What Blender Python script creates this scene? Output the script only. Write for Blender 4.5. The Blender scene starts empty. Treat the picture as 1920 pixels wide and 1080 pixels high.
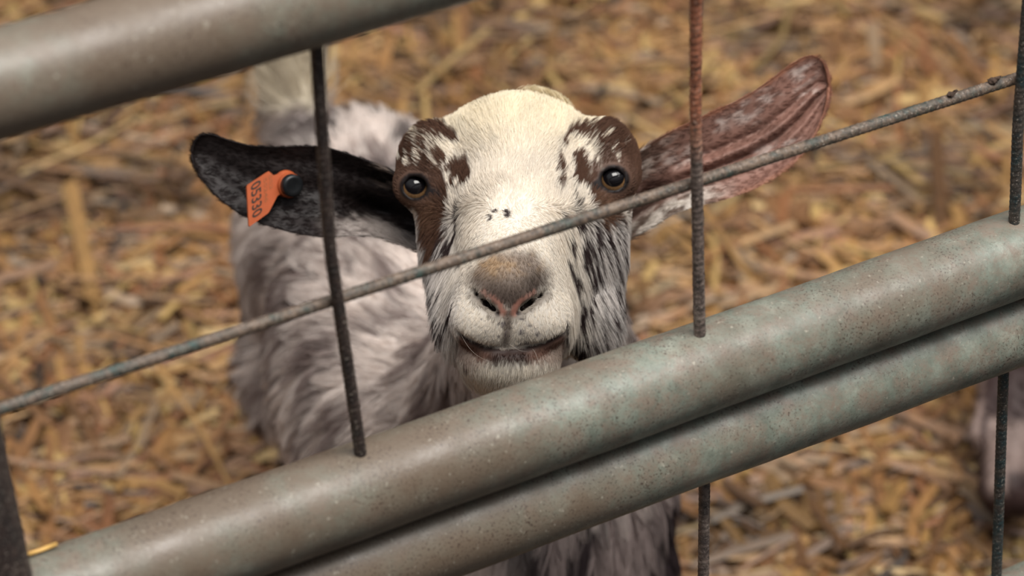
import bpy, math, random
import numpy as np
from mathutils import Vector, Matrix, kdtree

random.seed(7)
RNG = np.random.default_rng(7)
SC = bpy.context.scene
COL = SC.collection

# ------------------------------------------------------------------ camera
F_PX = 6650.0
CAM_H = 1.75
PITCH = math.radians(35.0)
FWD = np.array([0, math.cos(PITCH), -math.sin(PITCH)])
UP = np.array([0, math.sin(PITCH), math.cos(PITCH)])
RT = np.array([1.0, 0, 0])
CAM = np.array([0, 0, CAM_H])
cd = bpy.data.cameras.new('camera')
cam = bpy.data.objects.new('camera', cd)
COL.objects.link(cam)
cam.location = CAM
cam.rotation_euler = (math.radians(90) - PITCH, 0, 0)
cd.sensor_width = 36
cd.lens = F_PX / 1920 * 36
cd.clip_start = 0.05
cd.dof.use_dof = True
cd.dof.focus_distance = 1.835
cd.dof.aperture_fstop = (cd.lens / 1000) / 0.0150
SC.camera = cam

# ------------------------------------------------------------------ world, lights, exposure
w = bpy.data.worlds.new('barn_light')
SC.world = w
w.use_nodes = True
wn = w.node_tree.nodes
wn['Background'].inputs[1].default_value = 0.80
wt = w.node_tree
wc = wt.nodes.new('ShaderNodeTexCoord')
wz = wt.nodes.new('ShaderNodeSeparateXYZ')
wr_ = wt.nodes.new('ShaderNodeValToRGB')                 # bright overhead, horizon darkened to deepen shade under the rails
wr_.color_ramp.elements[0].position = 0.28
wr_.color_ramp.elements[0].color = (0.03, 0.03, 0.032, 1)
wr_.color_ramp.elements[1].position = 0.70
wr_.color_ramp.elements[1].color = (0.95, 0.965, 1.0, 1)
wt.links.new(wc.outputs['Generated'], wz.inputs[0])
wt.links.new(wz.outputs[2], wr_.inputs[0])
wt.links.new(wr_.outputs[0], wn['Background'].inputs[0])


def area(name, loc, aim, size, power, color, size_y=None):
    ld = bpy.data.lights.new(name, 'AREA')
    ld.energy = power
    ld.color = color
    ld.size = size
    if size_y:
        ld.shape = 'RECTANGLE'
        ld.size_y = size_y
    lo = bpy.data.objects.new(name, ld)
    COL.objects.link(lo)
    lo.location = loc
    lo.rotation_euler = (Vector(aim) - Vector(loc)).to_track_quat('-Z', 'Y').to_euler()
    return lo


area('roof_light_panel', (0.5, 0.45, 4.6), (0.1, 1.8, 0.5), 2.2, 225, (1.0, 0.965, 0.91), 1.5)
area('barn_opening_light', (2.0, 1.0, 3.8), (0.2, 1.7, 0.6), 1.4, 60, (1.0, 0.97, 0.93), 1.6)

SC.view_settings.view_transform = 'Standard'
SC.view_settings.look = 'None'
SC.view_settings.exposure = 0.0
SC.view_settings.gamma = 1.0
SC.view_settings.use_curve_mapping = False


# ------------------------------------------------------------------ helpers
def at(px, py, d):
    """point seen at pixel px,py at depth d along the optical axis"""
    return CAM + d * (FWD + RT * ((px - 960) / F_PX) - UP * ((py - 540) / F_PX))


def lin(c):
    c = np.asarray(c, dtype=np.float64) / 255.0
    return np.where(c <= 0.04045, c / 12.92, ((c + 0.055) / 1.055) ** 2.4)


def sstep(a, b, x):
    t = np.clip((x - a) / (b - a), 0, 1)
    return t * t * (3 - 2 * t)


def _hash(i, j, k, seed):
    n = (i * 374761393 + j * 668265263 + k * 2147483647 + seed * 1274126177) & 0xFFFFFFFF
    n = ((n ^ (n >> 13)) * 1274126177) & 0xFFFFFFFF
    n = (n ^ (n >> 16)) & 0xFFFFFFFF
    return n.astype(np.float64) / 4294967295.0


def vnoise(p, seed=0):
    """value noise 0..1 at points p (N,3)"""
    f = np.floor(p).astype(np.int64)
    t = p - f
    t = t * t * (3 - 2 * t)
    r = 0
    for a in (0, 1):
        wa = t[:, 0] if a else 1 - t[:, 0]
        for b in (0, 1):
            wb = t[:, 1] if b else 1 - t[:, 1]
            for c in (0, 1):
                wc = t[:, 2] if c else 1 - t[:, 2]
                r = r + wa * wb * wc * _hash(f[:, 0] + a, f[:, 1] + b, f[:, 2] + c, seed)
    return r


def fnoise(p, seed=0, oct=3):
    r, a, s = 0, 0.5, 0
    for o in range(oct):
        r = r + a * vnoise(p * 2 ** o, seed + o * 17)
        s += a
        a *= 0.5
    return r / s


def unit(v):
    return v / np.maximum(np.linalg.norm(v, axis=-1, keepdims=True), 1e-9)


def tag(o, label=None, cat=None, group=None, kind=None):
    for k, v in (('label', label), ('category', cat), ('group', group), ('kind', kind)):
        if v:
            o[k] = v
    return o


def empty(name, loc):
    o = bpy.data.objects.new(name, None)
    COL.objects.link(o)
    o.location = loc
    o.empty_display_size = 0.05
    return o


def mesh_obj(name, verts, faces, mat=None, parent=None, smooth=True, colors=None, attrs=None):
    """link ONE mesh object; world-space verts; parent keeps them in place"""
    me = bpy.data.meshes.new(name)
    verts = np.asarray(verts, dtype=np.float64)
    if parent is not None:
        verts = verts - np.array(parent_origin(parent))
    if isinstance(faces, np.ndarray):
        nf, k = faces.shape
        me.vertices.add(len(verts))
        me.vertices.foreach_set('co', verts.astype(np.float32).ravel())
        me.loops.add(nf * k)
        me.loops.foreach_set('vertex_index', faces.astype(np.int32).ravel())
        me.polygons.add(nf)
        me.polygons.foreach_set('loop_start', np.arange(0, nf * k, k, dtype=np.int32))
        me.update(calc_edges=True)
        me.validate()
    else:
        me.from_pydata([tuple(v) for v in verts], [], [tuple(int(i) for i in f) for f in faces])
    me.polygons.foreach_set('use_smooth', np.full(len(me.polygons), smooth))
    if colors is not None:
        a = me.attributes.new('coat', 'FLOAT_COLOR', 'POINT')
        c4 = np.ones((len(verts), 4), dtype=np.float32)
        c4[:, :3] = colors
        a.data.foreach_set('color', c4.ravel())
    for k, v in (attrs or {}).items():
        a = me.attributes.new(k, 'FLOAT', 'POINT')
        a.data.foreach_set('value', np.asarray(v, dtype=np.float32))
    o = bpy.data.objects.new(name, me)
    COL.objects.link(o)
    if mat:
        me.materials.append(mat)
    if parent is not None:
        o.parent = parent
    return o


def parent_origin(p):
    loc = np.zeros(3)
    while p is not None:
        loc = loc + np.array(p.location)
        p = p.parent
    return loc


# ------------------------------------------------------------------ materials
def new_mat(name):
    m = bpy.data.materials.new(name)
    m.use_nodes = True
    nt = m.node_tree
    b = nt.nodes['Principled BSDF']
    return m, nt, b


def node(nt, typ, **kw):
    n = nt.nodes.new(typ)
    for k, v in kw.items():
        if k in n.inputs:
            n.inputs[k].default_value = v
        else:
            setattr(n, k, v)
    return n


def ramp(nt, fac, stops):
    r = nt.nodes.new('ShaderNodeValToRGB')
    el = r.color_ramp.elements
    while len(el) < len(stops):
        el.new(0.5)
    for e, (p, c) in zip(el, stops):
        e.position = p
        e.color = tuple(c) + (1,) if len(c) == 3 else c
    nt.links.new(fac, r.inputs[0])
    return r


def mix(nt, fac, a, b):
    m = nt.nodes.new('ShaderNodeMix')
    m.data_type = 'RGBA'
    for s, v in ((m.inputs[0], fac), (m.inputs[6], a), (m.inputs[7], b)):
        if hasattr(v, 'is_linked'):
            nt.links.new(v, s)
        elif isinstance(v, (int, float)):
            s.default_value = v
        else:
            s.default_value = tuple(v) + (1,)
    return m.outputs[2]


def noise_node(nt, vec, scale, detail=4, rough=0.55, dist=0.0):
    n = nt.nodes.new('ShaderNodeTexNoise')
    n.inputs['Scale'].default_value = scale
    n.inputs['Detail'].default_value = detail
    n.inputs['Roughness'].default_value = rough
    n.inputs['Distortion'].default_value = dist
    nt.links.new(vec, n.inputs['Vector'])
    return n.outputs[0]


def coords(nt, scale=(1, 1, 1), rot=(0, 0, 0)):
    t = nt.nodes.new('ShaderNodeTexCoord')
    m = nt.nodes.new('ShaderNodeMapping')
    m.inputs['Scale'].default_value = scale
    m.inputs['Rotation'].default_value = rot
    nt.links.new(t.outputs['Object'], m.inputs[0])
    return m.outputs[0]


def bump(nt, b, height, strength, dist):
    bn = nt.nodes.new('ShaderNodeBump')
    bn.inputs['Strength'].default_value = strength
    bn.inputs['Distance'].default_value = dist
    nt.links.new(height, bn.inputs['Height'])
    nt.links.new(bn.outputs[0], b.inputs['Normal'])


def mat_rail():
    m, nt, b = new_mat('weathered_rail_paint')
    v = coords(nt)
    big = noise_node(nt, v, 9, 4, 0.6)
    med = noise_node(nt, v, 60, 5, 0.65)
    fine = noise_node(nt, v, 420, 3, 0.6)
    spk = noise_node(nt, v, 800, 3, 0.6)
    base = ramp(nt, med, [(0.30, lin((84, 88, 78))), (0.52, lin((112, 118, 107))), (0.72, lin((140, 142, 130)))]).outputs[0]
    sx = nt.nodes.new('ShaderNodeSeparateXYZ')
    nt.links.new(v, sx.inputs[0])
    dirt_shade = nt.nodes.new('ShaderNodeMath'); dirt_shade.operation = 'MULTIPLY_ADD'
    nt.links.new(sx.outputs[0], dirt_shade.inputs[0]); dirt_shade.inputs[1].default_value = -0.45
    nt.links.new(big, dirt_shade.inputs[2])
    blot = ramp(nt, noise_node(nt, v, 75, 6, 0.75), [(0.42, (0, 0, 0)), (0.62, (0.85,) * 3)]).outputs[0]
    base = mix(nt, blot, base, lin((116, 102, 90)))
    dirt = ramp(nt, dirt_shade.outputs[0], [(0.38, (0, 0, 0)), (0.62, (1, 1, 1))]).outputs[0]  # dirt, plus the left-to-right light falloff painted in as browner colour
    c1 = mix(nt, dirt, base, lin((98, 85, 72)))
    rust = ramp(nt, spk, [(0.55, (0, 0, 0)), (0.66, (1, 1, 1))]).outputs[0]
    rmask = ramp(nt, noise_node(nt, v, 26, 4, 0.6), [(0.36, (0.12,) * 3), (0.60, (0.95,) * 3)]).outputs[0]
    mm = nt.nodes.new('ShaderNodeMath'); mm.operation = 'MULTIPLY'
    nt.links.new(rust, mm.inputs[0]); nt.links.new(rmask, mm.inputs[1])
    c2 = mix(nt, mm.outputs[0], c1, lin((58, 43, 36)))
    pale = ramp(nt, noise_node(nt, v, 330, 3, 0.6), [(0.64, (0, 0, 0)), (0.74, (0.6,) * 3)]).outputs[0]
    c3 = mix(nt, pale, c2, lin((160, 154, 140)))
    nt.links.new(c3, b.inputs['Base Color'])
    rr = ramp(nt, med, [(0.3, (0.55,) * 3), (0.7, (0.34,) * 3)]).outputs[0]
    nt.links.new(rr, b.inputs['Roughness'])
    b.inputs['Metallic'].default_value = 0.0
    b.inputs['Specular IOR Level'].default_value = 0.5
    bump(nt, b, fine, 0.14, 0.0012)
    return m


def mat_rebar(name, stops, rust_from=None):
    m, nt, b = new_mat(name)
    v = coords(nt)
    n1 = noise_node(nt, v, 70, 5, 0.7)
    n2 = noise_node(nt, v, 420, 4, 0.65)
    c = ramp(nt, n1, [(p, lin(k)) for p, k in zip((.34, .44, .54, .68), stops)]).outputs[0]
    if rust_from:                                            # bare rust on the upper length of the bar
        sx = nt.nodes.new('ShaderNodeSeparateXYZ'); nt.links.new(v, sx.inputs[0])
        ma = nt.nodes.new('ShaderNodeMath'); ma.operation = 'MULTIPLY_ADD'
        nt.links.new(n1, ma.inputs[0]); ma.inputs[1].default_value = .06; nt.links.new(sx.outputs[2], ma.inputs[2])
        k = ramp(nt, ma.outputs[0], [(rust_from, (0, 0, 0)), (rust_from + .03, (1, 1, 1))]).outputs[0]
        rc = ramp(nt, n1, [(.35, lin((138, 88, 66))), (.5, lin((176, 112, 84))), (.65, lin((188, 134, 108)))]).outputs[0]
        c = mix(nt, k, c, rc)
    d = ramp(nt, n2, [(0.36, (0.7,) * 3), (0.52, (0, 0, 0))]).outputs[0]
    c = mix(nt, d, c, lin((36, 31, 29)))
    p = ramp(nt, noise_node(nt, v, 950, 2, 0.5), [(0.60, (0, 0, 0)), (0.72, (0.5,) * 3)]).outputs[0]
    c = mix(nt, p, c, lin((190, 178, 164)))
    nt.links.new(c, b.inputs['Base Color'])
    b.inputs['Roughness'].default_value = 0.55
    bump(nt, b, n2, 0.5, 0.001)
    return m


def mat_attr(name, rough=0.6, spec=0.3, sheen=0.0, noise_amt=0.15, scale=200, transl=0.0):
    """coat colour stored on the surface, broken up by fine noise"""
    m, nt, b = new_mat(name)
    a = nt.nodes.new('ShaderNodeAttribute')
    a.attribute_name = 'coat'
    n = noise_node(nt, coords(nt), scale, 3, 0.6)
    r = ramp(nt, n, [(0.3, (1 - noise_amt,) * 3), (0.7, (1 + noise_amt * 0.0,) * 3)]).outputs[0]
    mu = nt.nodes.new('ShaderNodeMix'); mu.data_type = 'RGBA'; mu.blend_type = 'MULTIPLY'
    mu.inputs[0].default_value = 1.0
    nt.links.new(a.outputs['Color'], mu.inputs[6]); nt.links.new(r, mu.inputs[7])
    nt.links.new(mu.outputs[2], b.inputs['Base Color'])
    b.inputs['Roughness'].default_value = rough
    b.inputs['Specular IOR Level'].default_value = spec
    if transl:
        b.inputs['Subsurface Weight'].default_value = transl
        b.inputs['Subsurface Radius'].default_value = (0.004, 0.0015, 0.0008)
    return m


def mat_hair(name):
    m, nt, b = new_mat(name)
    a = nt.nodes.new('ShaderNodeAttribute')
    a.attribute_name = 'coat'
    nt.links.new(a.outputs['Color'], b.inputs['Base Color'])
    b.inputs['Roughness'].default_value = 0.7
    b.inputs['Specular IOR Level'].default_value = 0.12
    tr = nt.nodes.new('ShaderNodeBsdfTranslucent')
    nt.links.new(a.outputs['Color'], tr.inputs[0])
    ms = nt.nodes.new('ShaderNodeMixShader')
    ms.inputs[0].default_value = 0.25
    nt.links.new(b.outputs[0], ms.inputs[1]); nt.links.new(tr.outputs[0], ms.inputs[2])
    nt.links.new(ms.outputs[0], nt.nodes['Material Output'].inputs[0])
    return m


def mat_plain(name, col, rough=0.5, spec=0.5, scale=80, var=0.2, bmp=0.0):
    m, nt, b = new_mat(name)
    v = coords(nt)
    n = noise_node(nt, v, scale, 4, 0.6)
    c = lin(col)
    nt.links.new(ramp(nt, n, [(0.3, c * (1 - var)), (0.7, np.minimum(c * (1 + var), 1))]).outputs[0], b.inputs['Base Color'])
    b.inputs['Roughness'].default_value = rough
    b.inputs['Specular IOR Level'].default_value = spec
    if bmp:
        bump(nt, b, n, bmp, 0.002)
    return m


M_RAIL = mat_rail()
M_ROD = mat_rebar('grey_brown_rebar', ((42, 68, 64), (80, 74, 65), (104, 87, 74), (122, 106, 92)))
M_BAR = mat_rebar('dark_rebar', ((36, 33, 32), (46, 37, 35), (58, 46, 42), (78, 66, 59)))
M_BAR_TEAL = mat_rebar('teal_grey_rebar', ((32, 50, 54), (46, 58, 59), (68, 62, 57), (96, 85, 77)))
M_BAR_RUST = mat_rebar('rusty_brown_rebar', ((66, 60, 58), (92, 80, 75), (116, 101, 93), (138, 124, 114)), .87)
M_SKIN = mat_attr('goat_skin', 0.6, 0.3)
M_EAR = mat_attr('goat_ear_skin', 0.5, 0.35, transl=0.25)
M_HAIR = mat_hair('goat_hair')

# ------------------------------------------------------------------ floor and straw
PSI = math.radians(30.6)
GU = np.array([math.cos(PSI), math.sin(PSI), 0.0])       # along the gate
GN = np.array([math.sin(PSI), -math.cos(PSI), 0.0])      # towards the viewer
GP = at(1100, 760, 1.72)

m, nt, b = new_mat('trampled_bedding_soil')
v = coords(nt)
nt.links.new(ramp(nt, noise_node(nt, v, 14, 5, 0.6), [(0.3, lin((82, 60, 42))), (0.7, lin((136, 98, 58)))]).outputs[0], b.inputs['Base Color'])
b.inputs['Roughness'].default_value = 0.95
bump(nt, b, noise_node(nt, v, 60, 5, 0.6), 0.6, 0.01)
g0 = np.array([GP[0], GP[1], 0]) + GN * .04
fl = mesh_obj('floor', [g0 - GU * 7, g0 + GU * 7, g0 + GU * 7 - GN * 9, g0 - GU * 7 - GN * 9], [(0, 1, 2, 3)], m, smooth=False)
tag(fl, 'brown earth floor of the pen under the straw', 'floor', kind='structure')
m, nt, b = new_mat('low_bounce_aisle')  # unseen near-side floor, made dark to cut bounce under the rails
v = coords(nt)
nt.links.new(ramp(nt, noise_node(nt, v, 5, 6, 0.6), [(0.3, lin((26, 25, 24))), (0.7, lin((46, 43, 40)))]).outputs[0], b.inputs['Base Color'])
b.inputs['Roughness'].default_value = 0.8
bump(nt, b, noise_node(nt, v, 40, 5, 0.6), 0.4, 0.01)
fl = mesh_obj('floor', [g0 + GU * 7, g0 - GU * 7, g0 - GU * 7 + GN * 7, g0 + GU * 7 + GN * 7], [(0, 1, 2, 3)], m, smooth=False)
tag(fl, 'unseen aisle floor on the near side, darkened to cut bounce light', 'floor', kind='structure')

m, nt, b = new_mat('golden_straw')
a = nt.nodes.new('ShaderNodeAttribute'); a.attribute_name = 'coat'
v = coords(nt)
n = noise_node(nt, v, 90, 3, 0.6)
mu = nt.nodes.new('ShaderNodeMix'); mu.data_type = 'RGBA'; mu.blend_type = 'MULTIPLY'; mu.inputs[0].default_value = 1
nt.links.new(a.outputs['Color'], mu.inputs[6])
nt.links.new(ramp(nt, n, [(0.35, (0.7,) * 3), (0.6, (1,) * 3)]).outputs[0], mu.inputs[7])
nt.links.new(mu.outputs[2], b.inputs['Base Color'])
b.inputs['Roughness'].default_value = 0.5
M_STRAW = m


def straw_geo(cx, cy, cz, yaw, pitch, L, W, bend):
    N = len(cx)
    t = np.array([-0.5, 0.0, 0.5])
    d = np.stack([np.cos(yaw) * np.cos(pitch), np.sin(yaw) * np.cos(pitch), np.sin(pitch)], 1)
    s = np.stack([-np.sin(yaw), np.cos(yaw), np.zeros(N)], 1)
    u = np.cross(d, s)
    c = np.stack([cx, cy, cz], 1)
    V = np.zeros((N, 12, 3))
    for i in range(3):
        base = c + d * (L * t[i])[:, None] + (s * (bend * (0 if i == 1 else 1))[:, None])
        for j, (a_, b_) in enumerate(((1, 0), (0, 1), (-1, 0), (0, -1))):
            V[:, i * 4 + j] = base + s * (W * 0.5 * a_)[:, None] + u * (W * 0.30 * b_)[:, None]
    q = []
    for i in range(2):
        for j in range(4):
            k = (j + 1) % 4
            q.append((i * 4 + j, i * 4 + k, i * 4 + 4 + k, i * 4 + 4 + j))
    q += [(3, 2, 1, 0), (8, 9, 10, 11)]
    q = np.array(q)
    Fc = (q[None] + (np.arange(N) * 12)[:, None, None]).reshape(-1, 4)
    return V.reshape(-1, 3), Fc


def build_straw():
    r = RNG
    parts = []
    for n, x0, x1, y0, y1 in ((46000, -0.75, 0.75, 1.75, 3.35), (26000, -2.2, 2.2, 0.6, 4.6)):
        parts.append(np.stack([r.uniform(x0, x1, n), r.uniform(y0, y1, n)], 1))
    xy = np.concatenate(parts)
    N = len(xy)
    xy = xy[(xy - GP[:2]) @ GN[:2] < -.02]
    N = len(xy)
    p3 = np.concatenate([xy, np.zeros((N, 1))], 1)
    clump = fnoise(p3 * 9, 3)
    pile = fnoise(p3 * 16, 8)
    keep = r.random(N) < 0.22 + 1.9 * np.clip(pile - 0.36, 0, 1) * 3
    xy, clump, pile, p3 = xy[keep], clump[keep], pile[keep], p3[keep]
    N = len(xy)
    yaw = fnoise(p3 * 7, 21) * 9 + r.normal(0, 1.1, N)
    L = np.clip(r.gamma(2.2, 0.018, N), 0.010, 0.15)
    W = np.clip(r.gamma(4.5, 0.0014, N), 0.0015, 0.015)
    top = r.random(N)
    z = 0.004 + top ** 1.5 * (0.008 + 0.035 * np.clip(pile - 0.3, 0, 1))
    pitch = r.normal(0, 0.10, N)
    z += np.abs(np.sin(pitch)) * L * 0.5
    V, Fc = straw_geo(xy[:, 0], xy[:, 1], z, yaw, pitch, L, W, r.normal(0, 0.004, N))
    pal = lin(np.array([(180, 137, 82), (168, 123, 74), (154, 109, 67), (204, 168, 106), (140, 100, 66), (166, 138, 108), (158, 106, 68), (118, 88, 63), (78, 62, 50)]))
    pr = np.array([.20, .22, .17, .09, .11, .07, .08, .04, .02])
    ci = r.choice(len(pal), N, p=pr)
    soil = .90 - .5 * sstep(.46, .33, fnoise(p3 * 13, 31))
    c = soil[:, None] * pal[ci] * r.uniform(0.78, 1.08, N)[:, None] * (0.62 + 0.62 * clump)[:, None]
    o = mesh_obj('straw_bedding', V, Fc, M_STRAW, smooth=False, colors=np.repeat(c, 12, axis=0))
    tag(o, 'golden brown loose straw litter covering the pen floor', 'straw', kind='stuff')


build_straw()

# ------------------------------------------------------------------ gate

def gate_pt(u, z, n=0.0):
    p = GP + GU * u + GN * n
    return np.array([p[0], p[1], z])


def sweep(path, radius, sides=24, cap=True, ribs=None):
    """tube along a path of points with radius per point; ribs: (pitch, height)"""
    P = np.asarray(path, dtype=np.float64)
    n = len(P)
    R = np.full(n, radius) if np.isscalar(radius) else np.asarray(radius)
    T = unit(np.gradient(P, axis=0))
    ref = np.array([0, 0, 1.0]) if abs(T[0][2]) < 0.8 else np.array([1.0, 0, 0])
    X = unit(np.cross(T, ref)); Y = np.cross(X, T)
    a = np.linspace(0, 2 * math.pi, sides, endpoint=False)
    ca, sa = np.cos(a), np.sin(a)
    rr = np.repeat(R[:, None], sides, 1)
    if ribs:
        s = np.concatenate([[0], np.cumsum(np.linalg.norm(np.diff(P, axis=0), axis=1))])
        ph = s[:, None] / ribs[0] * 2 * math.pi + a[None] * 1.0
        rr = rr + ribs[1] * np.clip(np.sin(ph), -0.2, 1) + (0.35 * ribs[1]) * (np.abs(np.cos(a)) > 0.97)[None]
    V = P[:, None] + rr[..., None] * (ca[None, :, None] * X[:, None] + sa[None, :, None] * Y[:, None])
    V = V.reshape(-1, 3)
    i = np.arange(n - 1)[:, None] * sides
    j = np.arange(sides)[None]
    k = (j + 1) % sides
    Fq = np.stack([i + j, i + k, i + sides + k, i + sides + j], -1).reshape(-1, 4)
    faces = [tuple(q) for q in Fq]
    if cap:
        faces.append(tuple(range(sides))[::-1])
        faces.append(tuple(range((n - 1) * sides, n * sides)))
    return V, faces


gate = empty('metal_gate', gate_pt(0, 0.0))
tag(gate, 'weathered green grey tubular metal gate with rebar grid in front of the spotted goat', 'gate')
RAIL_R = 0.0227
POST_U = -0.3185                          # centre of the end post
POST_R = 0.0190


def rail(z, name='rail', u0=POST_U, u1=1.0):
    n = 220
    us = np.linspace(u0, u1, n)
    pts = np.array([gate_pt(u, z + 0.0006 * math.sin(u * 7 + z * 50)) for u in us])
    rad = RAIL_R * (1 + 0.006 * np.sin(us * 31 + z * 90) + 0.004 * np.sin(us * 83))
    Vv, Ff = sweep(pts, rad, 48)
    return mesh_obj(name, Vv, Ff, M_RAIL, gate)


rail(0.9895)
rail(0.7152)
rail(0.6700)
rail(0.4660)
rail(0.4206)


def bar(name, path, r, mat):
    P = np.asarray(path, dtype=np.float64)
    L = np.concatenate([[0], np.cumsum(np.linalg.norm(np.diff(P, axis=0), axis=1))])
    n = int(L[-1] / 0.0006)
    s = np.linspace(0, L[-1], n)
    Q = np.stack([np.interp(s, L, P[:, k]) for k in range(3)], 1)
    ker = np.ones(41) / 41
    for k in range(3):
        pad = np.concatenate([np.full(20, Q[0, k]), Q[:, k], np.full(20, Q[-1, k])])
        Q[:, k] = np.convolve(pad, ker, 'valid')
    Vv, Ff = sweep(Q, r, 16, ribs=(00.0034, 0.00014))
    return mesh_obj(name, Vv, Ff, mat, gate)


bar('horizontal_rod', [gate_pt(POST_U, .826, -0.004), gate_pt(-0.28, .826, -0.004), gate_pt(0.06, .8235, -0.004), gate_pt(0.25, .8215, -0.004), gate_pt(1.0, .82, -0.004)], 0.0029, M_ROD)
BARS = [
    ([(-0.141, .9895), (-0.1375, .86), (-0.126, .748), (-0.122, .70)], M_BAR),
    ([(0.053, .9895), (0.0565, .87), (0.063, .748), (0.070, .643), (0.0745, .466)], M_BAR_RUST),
    ([(0.2485, .9895), (0.2515, .80), (0.255, .747), (0.258, .643), (0.2695, .466)], M_BAR_TEAL),
    ([(0.445, .9895), (0.447, .747), (0.448, .643), (0.45, .466)], M_BAR),
]
Vv, Ff = sweep([gate_pt(POST_U + (.78 - z_) * .085, z_, .010) for z_ in np.linspace(0.06, 1.03, 60)], POST_R, 40)
mesh_obj('end_post', Vv, Ff, M_BAR, gate)  # dark material puts the post's shade into its colour
for pts, mt in BARS:
    bar('vertical_bar', [gate_pt(u_, z_, 0.0015) for u_, z_ in pts], 0.0029, mt)


# ------------------------------------------------------------------ implicit modelling
def ell(P, c, r, rot=None):
    q = P - np.asarray(c)
    if rot is not None:
        q = q @ rot
    r = np.asarray(r, dtype=np.float64)
    k0 = np.linalg.norm(q / r, axis=-1)
    k1 = np.linalg.norm(q / (r * r), axis=-1)
    return k0 * (k0 - 1.0) / np.maximum(k1, 1e-9)


def cone(P, a, b, ra, rb):
    a = np.asarray(a); b = np.asarray(b)
    ab = b - a
    t = np.clip(((P - a) @ ab) / (ab @ ab), 0, 1)
    d = np.linalg.norm(P - a - t[..., None] * ab, axis=-1)
    return d - (ra + (rb - ra) * t)


def smin(a, b, k):
    h = np.clip(0.5 + 0.5 * (b - a) / k, 0, 1)
    return b * (1 - h) + a * h - k * h * (1 - h)


def smax(a, b, k):
    return -smin(-a, -b, k)


def surface_nets(fn, lo, hi, h):
    lo = np.asarray(lo, dtype=np.float64)
    n = np.ceil((np.asarray(hi) - lo) / h).astype(int) + 1
    xs = [lo[k] + h * np.arange(n[k]) for k in range(3)]
    Vv = np.empty(n)
    for i in range(n[0]):                                   # slice by slice to save memory
        Y, Z = np.meshgrid(xs[1], xs[2], indexing='ij')
        P = np.stack([np.full_like(Y, xs[0][i]), Y, Z], -1)
        Vv[i] = fn(P.reshape(-1, 3)).reshape(Y.shape)
    S = Vv < 0
    offs = [(a, b, c) for a in (0, 1) for b in (0, 1) for c in (0, 1)]
    cnt = sum(S[o[0]:n[0] - 1 + o[0], o[1]:n[1] - 1 + o[1], o[2]:n[2] - 1 + o[2]].astype(int) for o in offs)
    mask = (cnt > 0) & (cnt < 8)
    I = np.argwhere(mask)
    idx = -np.ones(mask.shape, dtype=np.int64)
    idx[mask] = np.arange(len(I))
    cv = {o: Vv[I[:, 0] + o[0], I[:, 1] + o[1], I[:, 2] + o[2]] for o in offs}
    acc = np.zeros((len(I), 3)); num = np.zeros(len(I))
    for o in offs:
        for ax in range(3):
            if o[ax] == 0:
                p = list(o); p[ax] = 1; p = tuple(p)
                va, vb = cv[o], cv[p]
                cr = (va < 0) != (vb < 0)
                t = np.where(cr, va / np.where(np.abs(va - vb) < 1e-12, 1, va - vb), 0)
                pos = np.array(o, dtype=np.float64)[None].repeat(len(I), 0)
                pos[:, ax] += t
                acc += pos * cr[:, None]; num += cr
    verts = lo + h * (I + acc / num[:, None])
    quads = []
    for ax in range(3):
        b_, c_ = (ax + 1) % 3, (ax + 2) % 3
        sl0 = [slice(None)] * 3; sl1 = [slice(None)] * 3
        sl0[ax] = slice(0, n[ax] - 1); sl1[ax] = slice(1, n[ax])
        s0, s1 = S[tuple(sl0)], S[tuple(sl1)]
        E = np.argwhere(s0 != s1)
        E = E[(E[:, b_] >= 1) & (E[:, c_] >= 1) & (E[:, b_] < n[b_] - 1) & (E[:, c_] < n[c_] - 1)]
        ins = s0[E[:, 0], E[:, 1], E[:, 2]]

        def cell(db, dc):
            q = E.copy(); q[:, b_] += db; q[:, c_] += dc
            return idx[q[:, 0], q[:, 1], q[:, 2]]
        Q = np.stack([cell(-1, -1), cell(0, -1), cell(0, 0), cell(-1, 0)], 1)
        Q[~ins] = Q[~ins][:, ::-1]
        quads.append(Q)
    return verts, np.concatenate(quads)


def sdf_normal(fn, P, e=0.0008):
    g = np.stack([fn(P + d) - fn(P - d) for d in np.eye(3) * e], -1)
    return unit(g)


def sample_surface(V, Q, n, rng):
    T = np.concatenate([Q[:, [0, 1, 2]], Q[:, [0, 2, 3]]])
    A = 0.5 * np.linalg.norm(np.cross(V[T[:, 1]] - V[T[:, 0]], V[T[:, 2]] - V[T[:, 0]]), axis=1)
    ti = rng.choice(len(T), n, p=A / A.sum())
    r1 = np.sqrt(rng.random(n)); r2 = rng.random(n)
    W = np.stack([1 - r1, r1 * (1 - r2), r1 * r2], 1)
    nr = unit(np.cross(V[T[:, 1]] - V[T[:, 0]], V[T[:, 2]] - V[T[:, 0]]))[ti]
    return (V[T[ti]] * W[..., None]).sum(1), nr


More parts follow.
